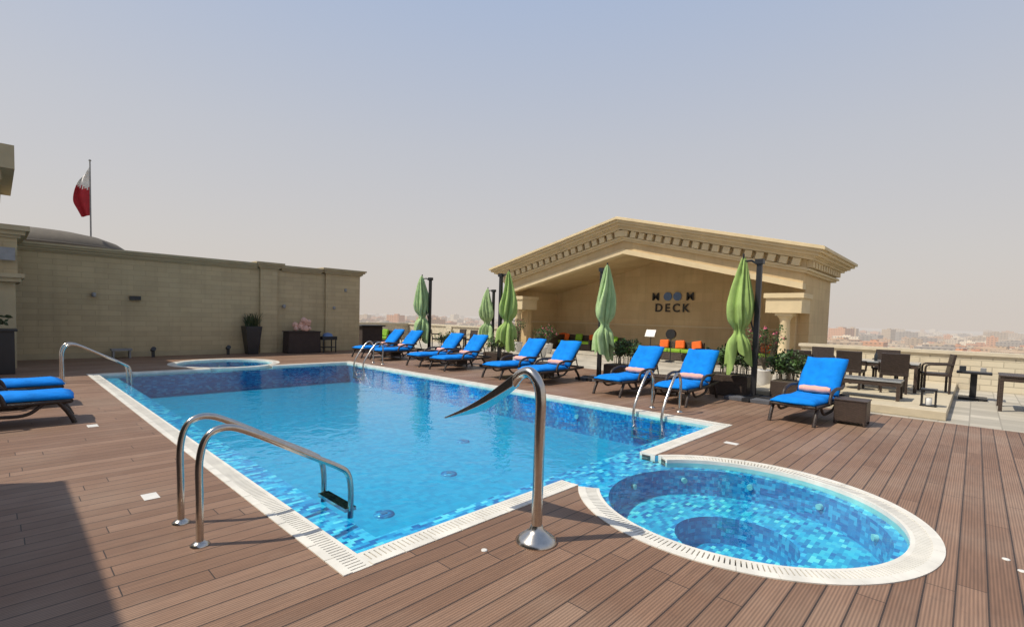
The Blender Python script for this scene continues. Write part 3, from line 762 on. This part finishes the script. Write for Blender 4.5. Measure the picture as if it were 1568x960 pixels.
def cb(nt,b,P,x,y,z):
    br=nd(nt,'ShaderNodeTexBrick',None,Color1=(.17,.15,.14,1),Color2=(.22,.2,.18,1),Mortar=(.45,.39,.31,1),Scale=1.0,Mortar_Size=1.0,Brick_Width=3.6,Row_Height=3.2)
    br.offset=0
    nt.links.new(nd(nt,'ShaderNodeCombineXYZ',None,X=mth(nt,'ADD',x,y),Y=z).outputs[0],br.inputs['Vector'])
    at=nd(nt,'ShaderNodeVertexColor',{'layer_name':'tint'}).outputs[0]
    nt.links.new(mixc(nt,1,br.outputs['Color'],at,'MULTIPLY'),b.inputs['Base Color']);b.inputs['Roughness'].default_value=.9
GZ=-30
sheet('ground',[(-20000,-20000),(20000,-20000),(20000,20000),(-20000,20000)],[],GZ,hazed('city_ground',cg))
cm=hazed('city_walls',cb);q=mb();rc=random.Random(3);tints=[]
for i in range(3200):
    a=math.radians(rc.uniform(-25,75));d=420+3200*rc.random()**1.15
    x,y=d*math.cos(a),d*math.sin(a)
    h=rc.choice([5,6,7,8,9,10,12,14,17]) if rc.random()<.955 else rc.uniform(20,30)
    if d<700: h=min(h,17)
    elif d>1300: h*=1.15
    w,l=rc.uniform(10,34),rc.uniform(10,34)
    R=Matrix.Rotation(rc.choice([0,.3,.3,1.2]),3,'Z')
    q.box((x,y,GZ+h/2),(w,l,h),cm,R)
    q.box((x+w*.15,y,GZ+h+1.0),(w*.3,l*.3,2.0),cm,R)
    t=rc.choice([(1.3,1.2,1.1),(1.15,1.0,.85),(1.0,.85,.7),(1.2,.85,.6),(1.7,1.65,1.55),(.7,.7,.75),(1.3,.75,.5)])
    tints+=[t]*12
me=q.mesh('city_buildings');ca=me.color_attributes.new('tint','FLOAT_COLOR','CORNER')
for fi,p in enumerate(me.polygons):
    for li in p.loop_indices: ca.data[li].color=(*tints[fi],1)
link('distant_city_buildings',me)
q=mb();q.bx(-14,18.3,-14,26.3,GZ,-3.01,M['wall']);q.bx(18.302,24,YR,YL,GZ,-.21,M['wall']);q.obj('hotel_building')

# ------------------------------------------------------------ world and sun
SUNDIR=Vector((-.82*math.cos(math.radians(54)),.57*math.cos(math.radians(54)),math.sin(math.radians(54)))).normalized()
w=bpy.data.worlds.new('World');S.world=w;w.use_nodes=True;nt=w.node_tree
bg=nt.nodes['Background']
sky=nt.nodes.new('ShaderNodeTexSky');sky.sky_type='NISHITA';sky.sun_disc=False
sky.sun_elevation=math.radians(54);sky.sun_rotation=math.atan2(SUNDIR.x,SUNDIR.y)
sky.dust_density=4;sky.air_density=1.2;sky.ozone_density=1.5
tc=nd(nt,'ShaderNodeTexCoord').outputs['Generated'];sz=nd(nt,'ShaderNodeSeparateXYZ',None,Vector=tc).outputs[2]
r=ramp(nt,sz,[(0,(.70,.63,.57)),(.12,(.655,.62,.595)),(.31,(.565,.58,.63)),(.55,(.42,.51,.69)),(1,(.24,.33,.52))])
rs=nd(nt,'ShaderNodeVectorMath',{'operation':'SCALE'},i0=r,Scale=10.0).outputs[0]
mx=mixc(nt,.9,sky.outputs[0],rs)
nt.links.new(mx,bg.inputs[0]);bg.inputs[1].default_value=.1
L=bpy.data.lights.new('sun','SUN');L.energy=4.4;L.angle=math.radians(.6);L.color=(1,.93,.80)
so=bpy.data.objects.new('sun',L);COL.objects.link(so);so.rotation_euler=SUNDIR.to_track_quat('Z','Y').to_euler();so.location=(0,0,30)
# ------------------------------------------------------------ camera
a=math.radians(43.4);p=math.radians(-2.8);ro=math.radians(1.65)
fw=Vector((math.cos(a)*math.cos(p),math.sin(a)*math.cos(p),math.sin(p)))
rt=Vector((math.sin(a),-math.cos(a),0));up=rt.cross(fw)
r2=rt*math.cos(ro)+up*math.sin(ro);u2=up*math.cos(ro)-rt*math.sin(ro)
cam=bpy.data.cameras.new('camera');co=bpy.data.objects.new('camera',cam);COL.objects.link(co)
co.matrix_world=Matrix(((r2.x,u2.x,-fw.x,0),(r2.y,u2.y,-fw.y,0),(r2.z,u2.z,-fw.z,1.6),(0,0,0,1)))
cam.sensor_width=36;cam.lens=750/1568*36;cam.shift_y=42/1568;cam.clip_end=40000;cam.clip_start=.05
S.camera=co
S.view_settings.view_transform='Standard';S.view_settings.look='None';S.view_settings.exposure=0
